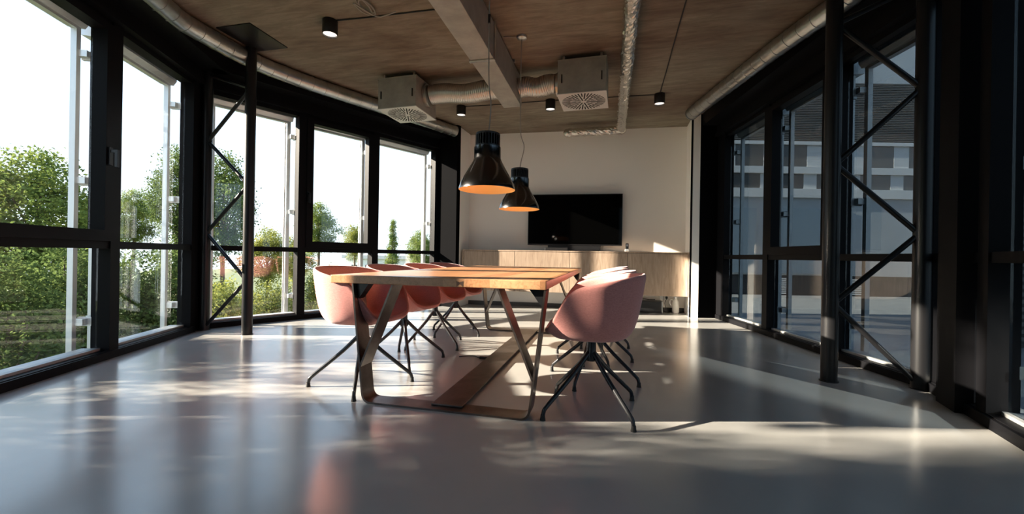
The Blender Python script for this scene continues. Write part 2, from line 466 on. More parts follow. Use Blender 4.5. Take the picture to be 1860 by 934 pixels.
# ------------------------------------------------------------------ braced steel columns
def braced(col, post, label, plate=None):
    t = thing('braced_column', label, 'column', (col[0], col[1], 0), group='pairs of braced black steel columns')
    off = V(col[0], col[1], 0)
    def chord(nm, c, top=CEIL):
        bm = NB(); add_tube(bm, [(c[0], c[1], 0), (c[0], c[1], top)], .052, 28); o = finish(nm, bm, 'black_steel', t, True, off)
        bm = NB(); add_tube(bm, [(c[0], c[1], 0), (c[0], c[1], .006)], .06, 28); finish('base_ring', bm, 'black_steel', o, False, off)
    chord('pillar', col); chord('pillar', post, 2.868)
    c = V(*col, 0); p = V(*post, 0); u = (c - p).normalized()
    zs = [.06, .57, 1.08, 1.59, 2.10, 2.61, 2.85]
    for k in range(len(zs) - 1):
        a, b = (p + u * .04, c - u * .04) if k % 2 == 0 else (c - u * .04, p + u * .04)
        bm = NB(); add_tube(bm, [(a.x, a.y, zs[k] + (.022 if k else 0)), (b.x, b.y, zs[k + 1] - .022)], .019, 14)
        finish('diagonal', bm, 'black_steel', t, True, off)
    if plate:
        bm = NB(); add_box(bm, (plate[0], plate[1], CEIL - .010), (plate[2], plate[3], CEIL - .001)); finish('head_plate', bm, 'black_steel', t, False, off)
    return t
braced((-3.735, 3.60), (-4.375, 3.66), 'black steel pillar pair with zigzag bracing before the bright windows', (-3.74, 3.20, -3.345, 3.67))
braced((1.585, 3.47), (2.125, 3.44), 'black steel pillar pair with zigzag bracing before the dim windows', (1.40, 3.20, 1.80, 3.56))

# ------------------------------------------------------------------ conference table
TX0, TX1, TY0, TY1, TZ = -1.62, -.318, 2.14, 4.97, .75
tb = thing('conference_table', 'long oak conference table on bent raw steel frames between the pink chairs', 'table', (-.9, 3.5, 0))
TO = V(-.9, 3.5, 0)
bm = NB(); add_box(bm, (TX0, TY0, TZ - .048), (TX1, TY1, TZ), .004); top = finish('tabletop', bm, 'table', tb, False, TO)
bm = NB()   # bow-tie shaped dark knot in the near edge
kx = -.80
for sx in (-1, 1):
    pts = [(kx + sx * .002, -.006), (kx + sx * .018, -.022), (kx + sx * .020, .010), (kx + sx * .002, .004)]
    vs = [bm.verts.new((x, TY0 - .0012, TZ - .024 + z)) for x, z in pts]; vb = [bm.verts.new((x, TY0 + .01, TZ - .024 + z)) for x, z in pts]
    bm.faces.new(vs); bm.faces.new(vb[::-1])
    for k in range(4): bm.faces.new((vs[k], vs[(k + 1) % 4], vb[(k + 1) % 4], vb[k]))
kn = finish('knot', bm, mat('dark_knot', (.07, .03, .015), .5), top, False, TO); kn['label'] = 'dark bow-tie knot in the near edge'

def strip_path(bm, pts, y0, y1, th):
    """flat bar bent along pts (x,z), width y0..y1"""
    n = len(pts); P = [Vector((p[0], p[1])) for p in pts]; nor = []
    for i in range(n):
        t = (P[min(i + 1, n - 1)] - P[max(i - 1, 0)]).normalized(); nor.append(Vector((-t.y, t.x)))
    rows = []
    for p, q in zip(P, nor):
        a = p + q * th / 2; b = p - q * th / 2
        rows.append([bm.verts.new((a.x, y0, a.y)), bm.verts.new((a.x, y1, a.y)), bm.verts.new((b.x, y1, b.y)), bm.verts.new((b.x, y0, b.y))])
    for r, s in zip(rows, rows[1:]):
        for k in range(4): bm.faces.new((r[k], r[(k + 1) % 4], s[(k + 1) % 4], s[k]))
    bm.faces.new(rows[0][::-1]); bm.faces.new(rows[-1])

def end_frame(y0, y1):
    cx, th = -.90, .011
    def corner(sx):
        """quarter bend between foot bar and leg"""
        x_top, x_bot, r = cx + sx * .575, cx + sx * .495, .055
        leg = (Vector((x_top, TZ - .05)) - Vector((x_bot, .006))).normalized()
        pts = []
        c0 = Vector((x_bot - sx * r * .9, .006)); c2 = Vector((x_bot, .006)) + leg * r
        for k in range(9):
            t = k / 8; q = (1 - t) ** 2 * c0 + 2 * t * (1 - t) * Vector((x_bot, .006)) + t * t * c2; pts.append((q.x, q.y))
        return pts, (x_top, TZ - .049)
    L, lt = corner(-1); Rr, rt = corner(1)
    bm = NB(); strip_path(bm, [lt] + L[::-1] + Rr + [rt], y0, y1, th)
    o = finish('end_frame', bm, 'gunmetal', tb, True, TO, 35)
    for sx in (-1, 1):
        bm = NB(); xb = cx + sx * .515
        strip_path(bm, [(xb, .215), (cx + sx * .315, TZ - .049)], y0, y1, th); finish('diagonal_strut', bm, 'gunmetal', o, False, TO)
        bm = NB(); xt = cx + sx * .57
        ym = (y0 + y1) / 2
        tri = [(xt, TZ - .049), (xt - sx * .085, TZ - .049), (xt - sx * .018, TZ - .14)]
        a = [bm.verts.new((x, ym - .03, z)) for x, z in tri]; b = [bm.verts.new((x, ym + .03, z)) for x, z in tri]
        bm.faces.new(a); bm.faces.new(b[::-1])
        for k in range(3): bm.faces.new((a[k], a[(k + 1) % 3], b[(k + 1) % 3], b[k]))
        finish('gusset', bm, 'black_steel', o, False, TO)
end_frame(2.145, 2.265); end_frame(4.66, 4.78)
bm = NB(); add_box(bm, (-.985, 2.20, .0125), (-.795, 4.72, .022), .002); finish('floor_rail', bm, 'gunmetal', tb, False, TO)

# ------------------------------------------------------------------ chairs
def lerp(a, b, t): return a + (b - a) * t
def pw(x, tab):
    for (x0, y0), (x1, y1) in zip(tab, tab[1:]):
        if x <= x1:
            t = (x - x0) / (x1 - x0); t = t * t * (3 - 2 * t) * .5 + t * .5; return lerp(y0, y1, t)
    return tab[-1][1]
def lint(x, tab):
    if x <= tab[0][0]: return tab[0][1]
    for (x0, y0), (x1, y1) in zip(tab, tab[1:]):
        if x <= x1: return lerp(y0, y1, (x - x0) / (x1 - x0))
    return tab[-1][1]
def shell_bm():
    """bucket seat; +X is the front, origin on the swivel axis, floor z = 0"""
    bm = NB(); NT, NS = 72, 22; rows = []
    for i in range(NT):
        th = 2 * pi * i / NT
        a = abs((th + pi) % (2 * pi) - pi)                          # 0 front .. pi back
        ad = math.degrees(a)
        cx_, sy_ = cos(th), sin(th)
        ax = .262 if cx_ > 0 else .285
        ay = .298 - .035 * max(0, cx_) ** 2
        ex = 2.15 + 1.5 * max(0, cx_) ** .7
        Rr = 1 / ((abs(cx_) / ax) ** ex + (abs(sy_) / ay) ** ex) ** (1 / ex)
        xf = Rr * cx_
        zr = lint(xf, [(-.285, .796), (-.2, .785), (0, .742), (.07, .724), (.10, .708), (.135, .672), (.17, .615), (.21, .54), (.245, .478), (.262, .455)])
        Rb = 1 / ((abs(cx_) / .222) ** 2.4 + (abs(sy_) / .243) ** 2.4) ** (1 / 2.4)
        Rs = Rb * .70
        z0 = .432
        row = []
        for j in range(1, NS + 1):
            t = j / NS
            if t < .35:
                r = Rs * t / .35; z = z0 + .004 * (t / .35) ** 2
            else:
                s = (t - .35) / .65
                hgt = zr - z0
                c1 = (Rb * 1.06, z0 + .0 + .012 * min(1, hgt / .3)); c2 = (lerp(Rb, Rr, .42), z0 + hgt * .36)
                if hgt < .06: c1 = (lerp(Rs, Rr, .4), z0 + .004); c2 = (lerp(Rs, Rr, .8), zr + .010)
                b0, b1, b2, b3 = (1 - s) ** 3, 3 * s * (1 - s) ** 2, 3 * s * s * (1 - s), s ** 3
                r = b0 * Rs + b1 * c1[0] + b2 * c2[0] + b3 * Rr
                z = b0 * (z0 + .004) + b1 * c1[1] + b2 * c2[1] + b3 * zr
            row.append(bm.verts.new((r * cos(th), r * sin(th), z)))
        rows.append(row)
    c = bm.verts.new((0, 0, .432))
    for i in range(NT):
        a, b = rows[i], rows[(i + 1) % NT]
        bm.faces.new((c, a[0], b[0]))
        for j in range(NS - 1): bm.faces.new((a[j], a[j + 1], b[j + 1], b[j]))
    bmesh.ops.recalc_face_normals(bm, faces=bm.faces)
    return bm

def make_chair(label):
    t = thing('swivel_armchair', label, 'chair', group='pink swivel armchairs around the table')
    o = finish('seat_shell', shell_bm(), 'pink', t, True, None, 180)
    sol = o.modifiers.new('thick', 'SOLIDIFY'); sol.thickness = .024; sol.offset = 0
    sb = o.modifiers.new('round', 'SUBSURF'); sb.levels = 1; sb.render_levels = 1
    bm = NB(); add_lathe(bm, [(.001, .300), (.024, .300), (.030, .285), (.034, .30), (.027, .34), (.026, .405), (.06, .412), (.075, .4185), (.001, .4185)], 28)
    bsx = finish('swivel_column', bm, 'leg_black', t, True)
    for k in range(4):
        a = pi / 4 + k * pi / 2
        u = V(cos(a), sin(a), 0)
        bm = NB()
        pts = [u * .012 + V(0, 0, .335), u * .05 + V(0, 0, .298), u * .12 + V(0, 0, .228), u * .22 + V(0, 0, .142), u * .305 + V(0, 0, .070), u * .324 + V(0, 0, .048), u * .331 + V(0, 0, .018)]
        add_tube(bm, smooth_path(pts, 5), lambda q: .0145 - .004 * q, 12)
        lg = finish('leg', bm, 'leg_black', bsx, True)
        bm = NB(); add_lathe(bm, [(.0115, .030), (.013, .012), (.0155, .0), (.001, .0)], 14, u * .331); finish('foot', bm, 'rubber', lg, True)
    return t
# centre x, y, facing of the seat (deg, 0 = +X), turn of the base relative to the seat, label
CH = [
 (-1.61, 2.46, -3, -16, 'pink armchair at the near end of the window side of the table'),
 (-1.64, 3.10, -4, -6, 'second pink armchair from the near end on the window side'),
 (-1.64, 3.72, -5, 22, 'third pink armchair from the near end on the window side'),
 (-1.67, 4.35, -6, 31, 'pink armchair at the far end of the window side, half hidden by tabletop'),
 (-.09, 2.41, 183, -5, 'large pink armchair seen side on at the near right table corner'),
 (-.10, 3.03, 179, 27, 'second pink armchair from the near end of the right table side'),
 (-.12, 3.66, 179, 34, 'third pink armchair from the near end of the right table side'),
 (-.10, 4.28, 179, 20, 'farthest pink armchair on the right side, topmost sliver of back showing'),
]
proto = make_chair(CH[0][4])
for i, (x, y, f, bt, lab) in enumerate(CH):
    o = proto if i == 0 else copy_tree(proto)
    o.location = (x, y, 0); o.rotation_euler = (0, 0, radians(f)); o['label'] = lab
    for ch in o.children:
        if ch.name.startswith('swivel_column'): ch.rotation_euler = (0, 0, radians(bt))

# ------------------------------------------------------------------ pendant lamps
def make_pendant(label, x, y, zr, sway, top):
    t = thing('pendant_lamp', label, 'lamp', (x, y, zr), group='black bell pendants over the table')
    bm = NB()
    prof = [(.200, .0), (.1985, .012), (.188, .045), (.168, .085), (.142, .130), (.118, .172), (.102, .202), (.095, .222), (.0945, .300)]
    inn = [(r - .0035, z) for r, z in prof][::-1]
    add_lathe(bm, prof + [(.0905, .300)], 56); sh = finish('lamp_shade', bm, 'shade', t, True, None, 50)
    bm = NB(); add_lathe(bm, inn[1:] + [(.1975, -.0005), (.200, 0)], 56)
    li = finish('lining', bm, 'gold', sh, True); li['label'] = 'gold inner lining'
    bm = NB(); add_lathe(bm, [(.001, .300), (.088, .300), (.088, .312), (.062, .314), (.062, .380), (.085, .384), (.085, .398), (.001, .400)], 40)
    for k in range(26):
        a = 2 * pi * k / 26
        mt = Matrix.Rotation(a, 4, 'Z'); add_box(bm, (.055, -.0028, .306), (.0865, .0028, .392), 0, mt)
    finish('heat_sink', bm, 'heat', t)
    bm = NB(); bmesh.ops.create_uvsphere(bm, u_segments=20, v_segments=12, radius=.045); bmesh.ops.translate(bm, verts=bm.verts, vec=(0, 0, .17)); finish('bulb', bm, 'bulb', t, True)
    H = CEIL - zr
    bm = NB(); pts = smooth_path([(0, 0, .398), (.012, 0, .47), (.018 * sway, 0, .62), (.0, 0, .8), (-.004, 0, H - .3), (0, 0, H - .02)], 8)
    add_tube(bm, pts, .0045, 8); cd = finish('cord', bm, 'cord', t, True)
    bm = NB()
    if top == 'rose': add_lathe(bm, [(.001, H - .03), (.03, H - .03), (.05, H - .02), (.055, H - .001), (.001, H - .001)], 28)
    else: add_lathe(bm, [(.001, H - .03), (.03, H - .03), (.05, H - .02), (.055, H - .001), (.001, H - .001)], 28)
    finish('ceiling_rose', bm, 'galv' if top == 'rose' else 'heat', cd, True)
    if top != 'rose':
        bm = NB(); add_tube(bm, [(-.004, 0, H - .52), (-.003, 0, H - .46)], .010, 12); finish('cord_grip', bm, 'heat', cd, True)
    return t
make_pendant('larger looking black bell pendant with gold lining, over near part of table', -.850, 2.79, 1.345, 1.0, 'plain')
make_pendant('smaller looking black bell pendant hanging before the TV', -.872, 3.96, 1.342, 2.2, 'rose')

# ------------------------------------------------------------------ ceiling spots and cables
def make_spot(label, x, y):
    t = thing('ceiling_spotlight', label, 'spotlight', (x, y, CEIL), group='black cylinder spots on the ceiling')
    bm = NB(); add_lathe(bm, [(.001, -.001), (.066, -.001), (.068, -.004), (.068, -.132), (.0655, -.135), (.062, -.132), (.060, -.09), (.001, -.09)], 40)
    finish('housing', bm, 'heat', t, True)
    bm = NB(); add_lathe(bm, [(.001, -.112), (.0605, -.112), (.0605, -.118), (.001, -.121)], 32); g = finish('lens', bm, 'spot_glow', t, True); g['label'] = 'glowing warm white lens'
    return t
SP = [(-2.57, 3.33, 'black ceiling spot nearest the slim pillar and bright windows'),
      (-2.13, 5.64, 'black ceiling spot on the far ceiling above the larger pendant'),
      (-.823, 5.65, 'black ceiling spot just left of the right vent box'),
      (.616, 5.71, 'black ceiling spot right of the foil pipe')]
for x, y, l in SP: make_spot(l, x, y)

def cable(name, label, pts, r=.006, mt='cord_black', cat='cable', sub=6):
    bm = NB(); add_tube(bm, smooth_path(pts, sub), r, 8); o = finish(name, bm, mt, None, True); return tag(o, label, cat)
zc = CEIL - .007
cable('ceiling_cable', 'black ceiling cable from the left spot to the rectangular duct', [(-2.50, 3.33, zc), (-2.2, 3.345, zc), (-1.9, 3.35, zc), (-1.29, 3.365, zc)])
cable('ceiling_cable', 'black ceiling cable from the far left spot towards the duct', [(-2.06, 5.645, zc), (-1.6, 5.66, zc), (-1.2, 5.655, zc), (-.895, 5.65, zc)])
cable('ceiling_cable', 'black ceiling cable linking the two spots behind the right vent box', [(-.75, 5.655, zc), (-.2, 5.68, zc), (.2, 5.69, zc), (.545, 5.71, zc)])
cable('ceiling_cable', 'long black ceiling cable running from the right spot towards the camera', [(.614, 5.64, zc), (.61, 5.0, zc), (.60, 4.3, zc), (.594, 3.6, zc), (.59, 2.8, zc)])
cable('ceiling_cable', 'thin brown cable from the small pendant rose to the duct', [(-.925, 3.95, zc), (-.99, 3.93, zc), (-1.05, 3.92, zc)], .004, 'cord')
lp = []
for k in range(40):
    a = k * .42; lp.append((-2.09 + .045 * cos(a) + .012 * sin(a * .31), 3.16 + .11 * sin(a) + .02 * cos(a * .23), CEIL - .02 - .010 * sin(a * .5) - .02 * (k / 40)))
lp += [(-2.05, 3.26, CEIL - .06), (-1.96, 3.28, CEIL - .05), (-1.86, 3.27, CEIL - .035)]
cable('cable_coil', 'loose coil of pale cable hanging from the ceiling left of duct', lp, .006, 'cord', 'cable', 3)

# ------------------------------------------------------------------ ventilation
t = thing('rectangular_duct', 'grey rectangular sheet duct under the ceiling above the pendants', 'duct', (-1.17, 3.2, CEIL))
off = V(-1.17, 3.2, CEIL)
for y0, y1 in ((1.2, 3.62), (3.64, 4.86)):
    bm = NB(); add_box(bm, (-1.283, y0, 2.69), (-1.06, y1, CEIL - .03), .004); finish('duct_section', bm, 'duct_paint', t, False, off)
bm = NB(); add_box(bm, (-1.296, 3.612, 2.677), (-1.047, 3.648, CEIL - .02), .003); finish('flange', bm, 'galv', t, False, off)
for y in (2.4, 4.4):
    bm = NB(); add_box(bm, (-1.30, y, CEIL - .03), (-1.045, y + .03, CEIL - .001)); finish('hanger', bm, 'galv', t, False, off)

def vent_box(label, cx, cy, rot, collar_side):
    t = thing('ventilation_box', label, 'vent', (cx, cy, 2.62), radians(rot), 'square vent boxes with radial slot grilles')
    h = .255
    bm = NB(); add_box(bm, (-h, -h, .006), (h, h, .365), .004)
    add_box(bm, (-h - .004, -h - .004, .36), (h + .004, h + .004, .37)); finish('housing', bm, 'duct_paint', t)
    for sx in (-1, 1):
        for sy in (-1, 1):
            bm = NB(); add_box(bm, (sx * .2 - .012, sy * .2 - .012, .371), (sx * .2 + .012, sy * .2 + .012, CEIL - 2.62 - .001)); finish('hanger', bm, 'galv', t)
    bm = NB(); add_box(bm, (-h - .006, -h - .006, -.003), (h + .006, h + .006, .006), .002); pl = finish('grille_plate', bm, 'grille', t)
    bm = NB()
    def slot(a, r0, r1, w):
        mt = Matrix.Rotation(a, 4, 'Z'); add_box(bm, (r0, -w / 2, -.0042), (r1, w / 2, -.001), 0, mt)
    for k in range(20): slot(2 * pi * (k + .5) / 20, .085 if k % 2 else .035, .238, .0145)
    for k in range(20): slot(2 * pi * k / 20, .150, .238, .0135)
    finish('grille_slots', bm, 'dark_slot', pl)
    bm = NB(); sx = collar_side
    add_tube(bm, [(sx * h, 0, .21), (sx * (h + .05), 0, .21)], .125, 32)
    add_tube(bm, [(sx * (h + .02), 0, .21), (sx * (h + .034), 0, .21)], .135, 32)
    finish('collar', bm, 'galv', t, True)
    bm = NB()
    for s in (-1, 1): add_box(bm, (s * .21 - .006, -h - .012, .12), (s * .21 + .006, -h, .21), .001)
    finish('clip', bm, 'dark_slot', t)
    return t
vent_box('square vent box with radial grille beside bright windows, left of duct', -2.475, 4.68, -3, 1)
vent_box('square vent box with radial grille between duct and foil pipe', -.304, 4.64, -2, -1)

def flex(label, x0, x1, y0, y1, z, r):
    n = int(abs(x1 - x0) / .006); pts = []
    for k in range(n + 1):
        q = k / n; pts.append(V(lerp(x0, x1, q), lerp(y0, y1, q), z + .012 * sin(q * 9) ))
    bm = NB(); add_tube(bm, pts, lambda q: r + .0028 * cos(q * n * pi / 2.0) + .004 * sin(q * 11), 28)
    return tag(finish('flexible_duct', bm, 'foil_smooth', None, True, None, 180), label, 'duct', 'ribbed flexible ducts feeding the vent boxes')
M['foil_smooth'] = mat('ribbed_aluminium_hose', (.55, .52, .48), .33, .95)
flex('ribbed aluminium flexible duct from window side vent box to grey duct', -2.155, -1.289, 4.675, 4.68, 2.84, .112)
flex('short ribbed aluminium flexible duct between grey duct and right vent box', -1.053, -.622, 4.68, 4.65, 2.84, .108)

# foil wrapped pipe with elbow at the back wall
t = thing('foil_pipe', 'crinkled foil wrapped pipe along the ceiling, turning left at TV wall', 'pipe', (.17, 4.0, CEIL)); off = V(.17, 4.0, CEIL)
bm = NB(); pts = [V(.15, 1.6 + k * .04, 2.915) for k in range(125)] + [V(.165, 6.64, 2.905)]
add_tube(bm, resample(pts, .028), lambda q: .066 + .002 * sin(q * 60), 22); crinkle(bm, .0028, 1); finish('pipe_run', bm, 'foil', t, False, off)
bm = NB(); pts = [V(.165 - k * .03, 6.70, 2.90) for k in range(29)]
add_tube(bm, resample(pts, .026), lambda q: .064 + .004 * sin(q * 40), 22); crinkle(bm, .0034, 2); br = finish('pipe_branch', bm, 'foil', t, False, off)
bm = NB(); bmesh.ops.create_uvsphere(bm, u_segments=24, v_segments=14, radius=.072); bmesh.ops.translate(bm, verts=bm.verts, vec=(.165, 6.69, 2.9)); finish('elbow', bm, 'foil', t, True, off)
bm = NB(); bmesh.ops.create_uvsphere(bm, u_segments=20, v_segments=12, radius=.068); bmesh.ops.translate(bm, verts=bm.verts, vec=(-.69, 6.70, 2.895)); finish('end_cap', bm, 'foil', t, True, off)

HC_ = .88
def spiral_duct(label, ctrl, r, sleeve=None):
    pth = resample(smooth_path(ctrl, 10), .04)
    c = pth[len(pth) // 2]; off = V(c.x, c.y, c.z)
    t = thing('spiral_duct', label, 'duct', c)
    pp, rr = [], []
    for i in range(len(pth)):
        if 3 <= i < len(pth) - 2 and i % 4 == 3:
            dd = (pth[i + 1] - pth[i]).normalized()
            for k, q in ((-.006, r), (-.004, r + .0042), (.004, r + .0042), (.006, r)): pp.append(pth[i] + dd * k); rr.append(q)
        else: pp.append(pth[i]); rr.append(r)
    bm = NB(); add_tube(bm, pp, rr, 32); finish('duct_tube', bm, 'galv', t, True, off, 40)
    for e, s in ((0, 1), (len(pth) - 1, -1)):
        d = (pth[e + s] - pth[e]).normalized()
        bm = NB(); add_tube(bm, [pth[e], pth[e] + d * .018], r + .006, 32); finish('end_cap', bm, 'galv', t, True, off)
    for i in range(8, len(pth) - 4, 24):
        p = pth[i]; bm = NB(); add_box(bm, (p.x - .012, p.y - .012, p.z + r - .004), (p.x + .012, p.y + .012, CEIL - .001))
        finish('hanger', bm, 'galv', t, False, off)
    return t
zd = 2.955; KD = (zd - HC_) / (2.90 - HC_)
def scaled(lst): return [(x * KD, y * KD, z) for x, y, z in lst]
spiral_duct('galvanised spiral duct following the bright windows below the ceiling',
  scaled([(-2.47, 6.27, zd - .01), (-2.80, 5.62, zd), (-3.20, 4.84, zd), (-3.40, 4.43, zd), (-3.52, 4.17, zd), (-3.61, 3.93, zd), (-3.68, 3.70, zd), (-3.715, 3.40, zd), (-3.71, 3.11, zd), (-3.69, 2.83, zd), (-3.60, 2.58, zd), (-3.42, 2.15, zd), (-3.0, 1.2, zd)]), .086)
spiral_duct('galvanised spiral duct running along the dim windows below the ceiling',
  scaled([(1.085, 6.12, zd), (1.25, 5.45, zd), (1.50, 4.45, zd), (1.67, 3.88, zd), (1.76, 3.56, zd), (1.76, 3.1, zd), (1.62, 2.4, zd), (1.4, 1.5, zd)]), .086)

# ------------------------------------------------------------------ TV wall
ang = math.atan2(d.y, d.x) if False else math.atan2((WR - WL).y, (WR - WL).x)
wd = v2((cos(ang), sin(ang))); wn_ = v2((sin(ang), -cos(ang)))          # along wall, into the room
def W(s, o, z=0.):       # s metres from the left corner, o metres off the wall
    q = WL + wd * s + wn_ * o; return V(q.x, q.y, z)
WLEN = (WR - WL).length
cab = thing('wall_sideboard', 'pale oak wall hung sideboard spanning the white wall under the TV', 'cabinet', W(WLEN / 2, .2, .29)); cab.rotation_euler = (0, 0, ang)
hl = WLEN / 2 - .008
def loc_box(bm, s0, s1, o0, o1, z0, z1, bev=0.): add_box(bm, (s0, -o1, z0), (s1, -o0, z1), bev)
# local: x along the wall, y = -(o - .2), z from .29
def cb(bm, s0, s1, o0, o1, z0, z1, bev=0.): add_box(bm, (s0, -(o1 - .2), z0 - .29), (s1, -(o0 - .2), z1 - .29), bev)
bm = NB(); cb(bm, -hl, hl, .004, .385, .29, .955); finish('carcass', bm, 'oak', cab)
bm = NB(); cb(bm, -hl, hl, .004, .412, .957, .977, .002); finish('top_panel', bm, 'oak', cab)
bm = NB(); cb(bm, hl - .028, hl, .386, .412, .29, .956, .001); cb(bm, -hl, -hl + .02, .386, .412, .29, .956, .001); finish('end_panel', bm, 'oak', cab)
bm = NB(); cb(bm, -hl + .022, hl - .030, .3855, .3875, .292, .955); finish('joint_shadow_strip', bm, 'seam', cab)  # dark sheet behind the doors stands in for shade in their gaps
fr_ = [-hl + .024, -hl + .905, -hl + 1.815, -hl + 2.72, hl - .032]
for a, b_ in zip(fr_, fr_[1:]):
    bm = NB(); cb(bm, a + .0035, b_ - .0035, .388, .408, .293, .951, .0015); dr = finish('door', bm, 'oak', cab)
    bm = NB(); cb(bm, a + .002, b_ - .002, .380, .389, .9505, .956); finish('finger_groove', bm, 'seam', dr)

# TV
tvs0, tvs1 = 1.085, 2.665
tv = thing('television', 'large black flat screen television standing on the oak sideboard', 'television', W((tvs0 + tvs1) / 2, .105, .978)); tv.rotation_euler = (0, 0, ang)
hw = (tvs1 - tvs0) / 2
bm = NB(); add_box(bm, (-hw, -.02, .095), (hw, .03, .965), .006); finish('housing', bm, 'tv_body', tv)
bm = NB(); add_box(bm, (-hw + .012, -.0225, .118), (hw - .012, -.019, .953)); finish('screen', bm, 'tv', tv)
bm = NB(); add_box(bm, (-hw + .35, -.015, .02), (hw - .35, .012, .097), .004); finish('stand_neck', bm, 'tv_body', tv)
bm = NB(); add_box(bm, (-.42, -.19, .0), (.42, .08, .016), .005); finish('stand_base', bm, 'tv_body', tv)
sb_ = thing('soundbar', 'short black soundbar on sideboard below left half of the television', 'speaker', W(1.60, .345, .978)); sb_.rotation_euler = (0, 0, ang)
bm = NB(); add_box(bm, (-.19, -.03, 0), (.19, .03, .052), .008); finish('housing', bm, 'tv_body', sb_)
bm = NB(); add_box(bm, (-.18, -.032, .006), (.18, -.0295, .046)); finish('speaker_grille', bm, 'heat', sb_)
# cordless phone in its cradle
ph = thing('cordless_phone', 'small dark cordless phone upright in silver cradle on the sideboard', 'phone', W(2.73, .30, .978)); ph.rotation_euler = (0, 0, ang)
bm = NB(); add_box(bm, (-.036, -.03, 0), (.036, .03, .042), .01); finish('cradle', bm, 'alu', ph)
bm = NB(); add_box(bm, (-.024, -.014, .030), (.024, .012, .135), .008); hs_ = finish('handset', bm, 'tv_body', ph)
bm = NB(); add_box(bm, (-.016, -.0155, .085), (.016, -.0135, .118)); finish('display', bm, 'alu', hs_)
# black box on the floor below
ab = thing('subwoofer', 'low black box speaker with pale ends on floor under sideboard', 'speaker', W(3.10, .14, 0)); ab.rotation_euler = (0, 0, ang)
bm = NB(); add_box(bm, (-.185, -.11, .012), (.185, .11, .19), .006); finish('housing', bm, 'tv_body', ab)
for s in (-1, 1):
    bm = NB(); add_box(bm, (s * .193 - .006, -.112, 0), (s * .193 + .006, .112, .195), .003); finish('end_panel', bm, 'alu_dark', ab)
bm = NB(); add_box(bm, (-.15, -.1125, .03), (.15, -.1095, .17)); finish('speaker_grille', bm, 'heat', ab)
# white jug-like router on the floor
rt = thing('white_bottle', 'white plastic bottle on the floor under right end of sideboard', 'bottle', W(3.52, .12, 0))
bm = NB(); add_lathe(bm, [(.001, 0), (.050, 0), (.054, .01), (.050, .15), (.040, .195), (.024, .215), (.022, .235), (.001, .235)], 28); finish('body', bm, 'plastic_white', rt, True)
bm = NB(); add_lathe(bm, [(.026, .231), (.026, .26), (.001, .262)], 24); finish('cap', bm, 'alu', rt, True)
bm = NB(); add_tube(bm, smooth_path([(-.03, 0, .20), (-.075, 0, .21), (-.09, 0, .15), (-.05, 0, .10)], 6), .008, 10); finish('handle', bm, 'plastic_white', rt, True)
# socket with plug, cables
sk = thing('wall_socket', 'white double wall socket with black plug under sideboard', 'socket', W(3.36, .0, .235)); sk.rotation_euler = (0, 0, ang)
bm = NB(); add_box(bm, (-.075, -.012, -.04), (.075, -.0005, .04), .003); finish('faceplate', bm, 'plastic_white', sk)
for s in (-1, 1):
    bm = NB(); mt = Matrix.Translation((s * .036, -.012, 0)) @ Matrix.Rotation(pi / 2, 4, 'X')
    add_lathe(bm, [(.001, .0), (.024, .0), (.026, .003), (.001, .003)], 20); bmesh.ops.transform(bm, matrix=mt, verts=bm.verts); finish('socket_outlet', bm, 'alu', sk)
bm = NB(); add_box(bm, (.02, -.05, -.02), (.052, -.014, .02), .006); finish('plug', bm, 'rubber', sk)
def wc(lst): return [W(*q) for q in lst]
cable('power_cable', 'thin black cable looping from wall socket down to the floor', wc([(3.40, .05, .23), (3.36, .09, .15), (3.37, .11, .07), (3.335, .10, .03), (3.36, .13, .012), (3.42, .16, .010)]), .005)
cable('power_cable', 'black cable hanging from sideboard to the floor beside black box', wc([(3.335, .05, .29), (3.335, .06, .2), (3.33, .08, .08), (3.36, .10, .02), (3.46, .06, .010)]), .004)
cable('power_cable', 'tangled black cable on top of black box speaker', wc([(2.88, .12, .012), (2.865, .12, .1), (2.885, .12, .21), (3.02, .09, .212), (3.10, .15, .206), (3.2, .12, .205)]), .006)
# little cable end under the table
fl_ = thing('floor_cable', 'short black cable with connector lying on floor beneath the table', 'cable', (-1.14, 3.35, 0))
bm = NB(); add_tube(bm, smooth_path([(-.10, -.02, .006), (-.04, .03, .006), (.02, .04, .006), (.06, .0, .008), (.10, -.01, .009)], 6), .004, 8); finish('lead', bm, 'cord_black', fl_, True)
bm = NB(); add_box(bm, (.08, -.022, 0), (.16, .004, .018), .004); finish('connector', bm, 'rubber', fl_)

# ------------------------------------------------------------------ outside: camera axes help to place far things
YAW = radians(13.3); Rr_ = atan(.0165); FPX = 745.0; HC = .88
def cam_pt(px, Z, z=0.):
    """point at picture column px, Z metres ahead of the camera"""
    Xc = (px - 930) / FPX * Z
    return V(Xc * cos(YAW) - Z * sin(YAW), Xc * sin(YAW) + Z * cos(YAW), z)
GZ = -3.4
bm = NB()
add_prism(bm, [(-90, -40), (-2.4, -40), (-2.4, -1.6), (-4.7, 3.7), (-2.7, 7.3), (1.0, 7.6), (1.0, 90), (-90, 90)], GZ - .3, GZ)
struct('ground', bm, 'grass')
bm = NB()
a0, a1 = cam_pt(380, 9), cam_pt(900, 9); b0, b1 = cam_pt(380, 13), cam_pt(900, 13)
add_prism(bm, [(a0.x, a0.y), (a1.x, a1.y), (b1.x, b1.y), (b0.x, b0.y)], GZ, GZ + .02); struct('road', bm, 'asphalt')

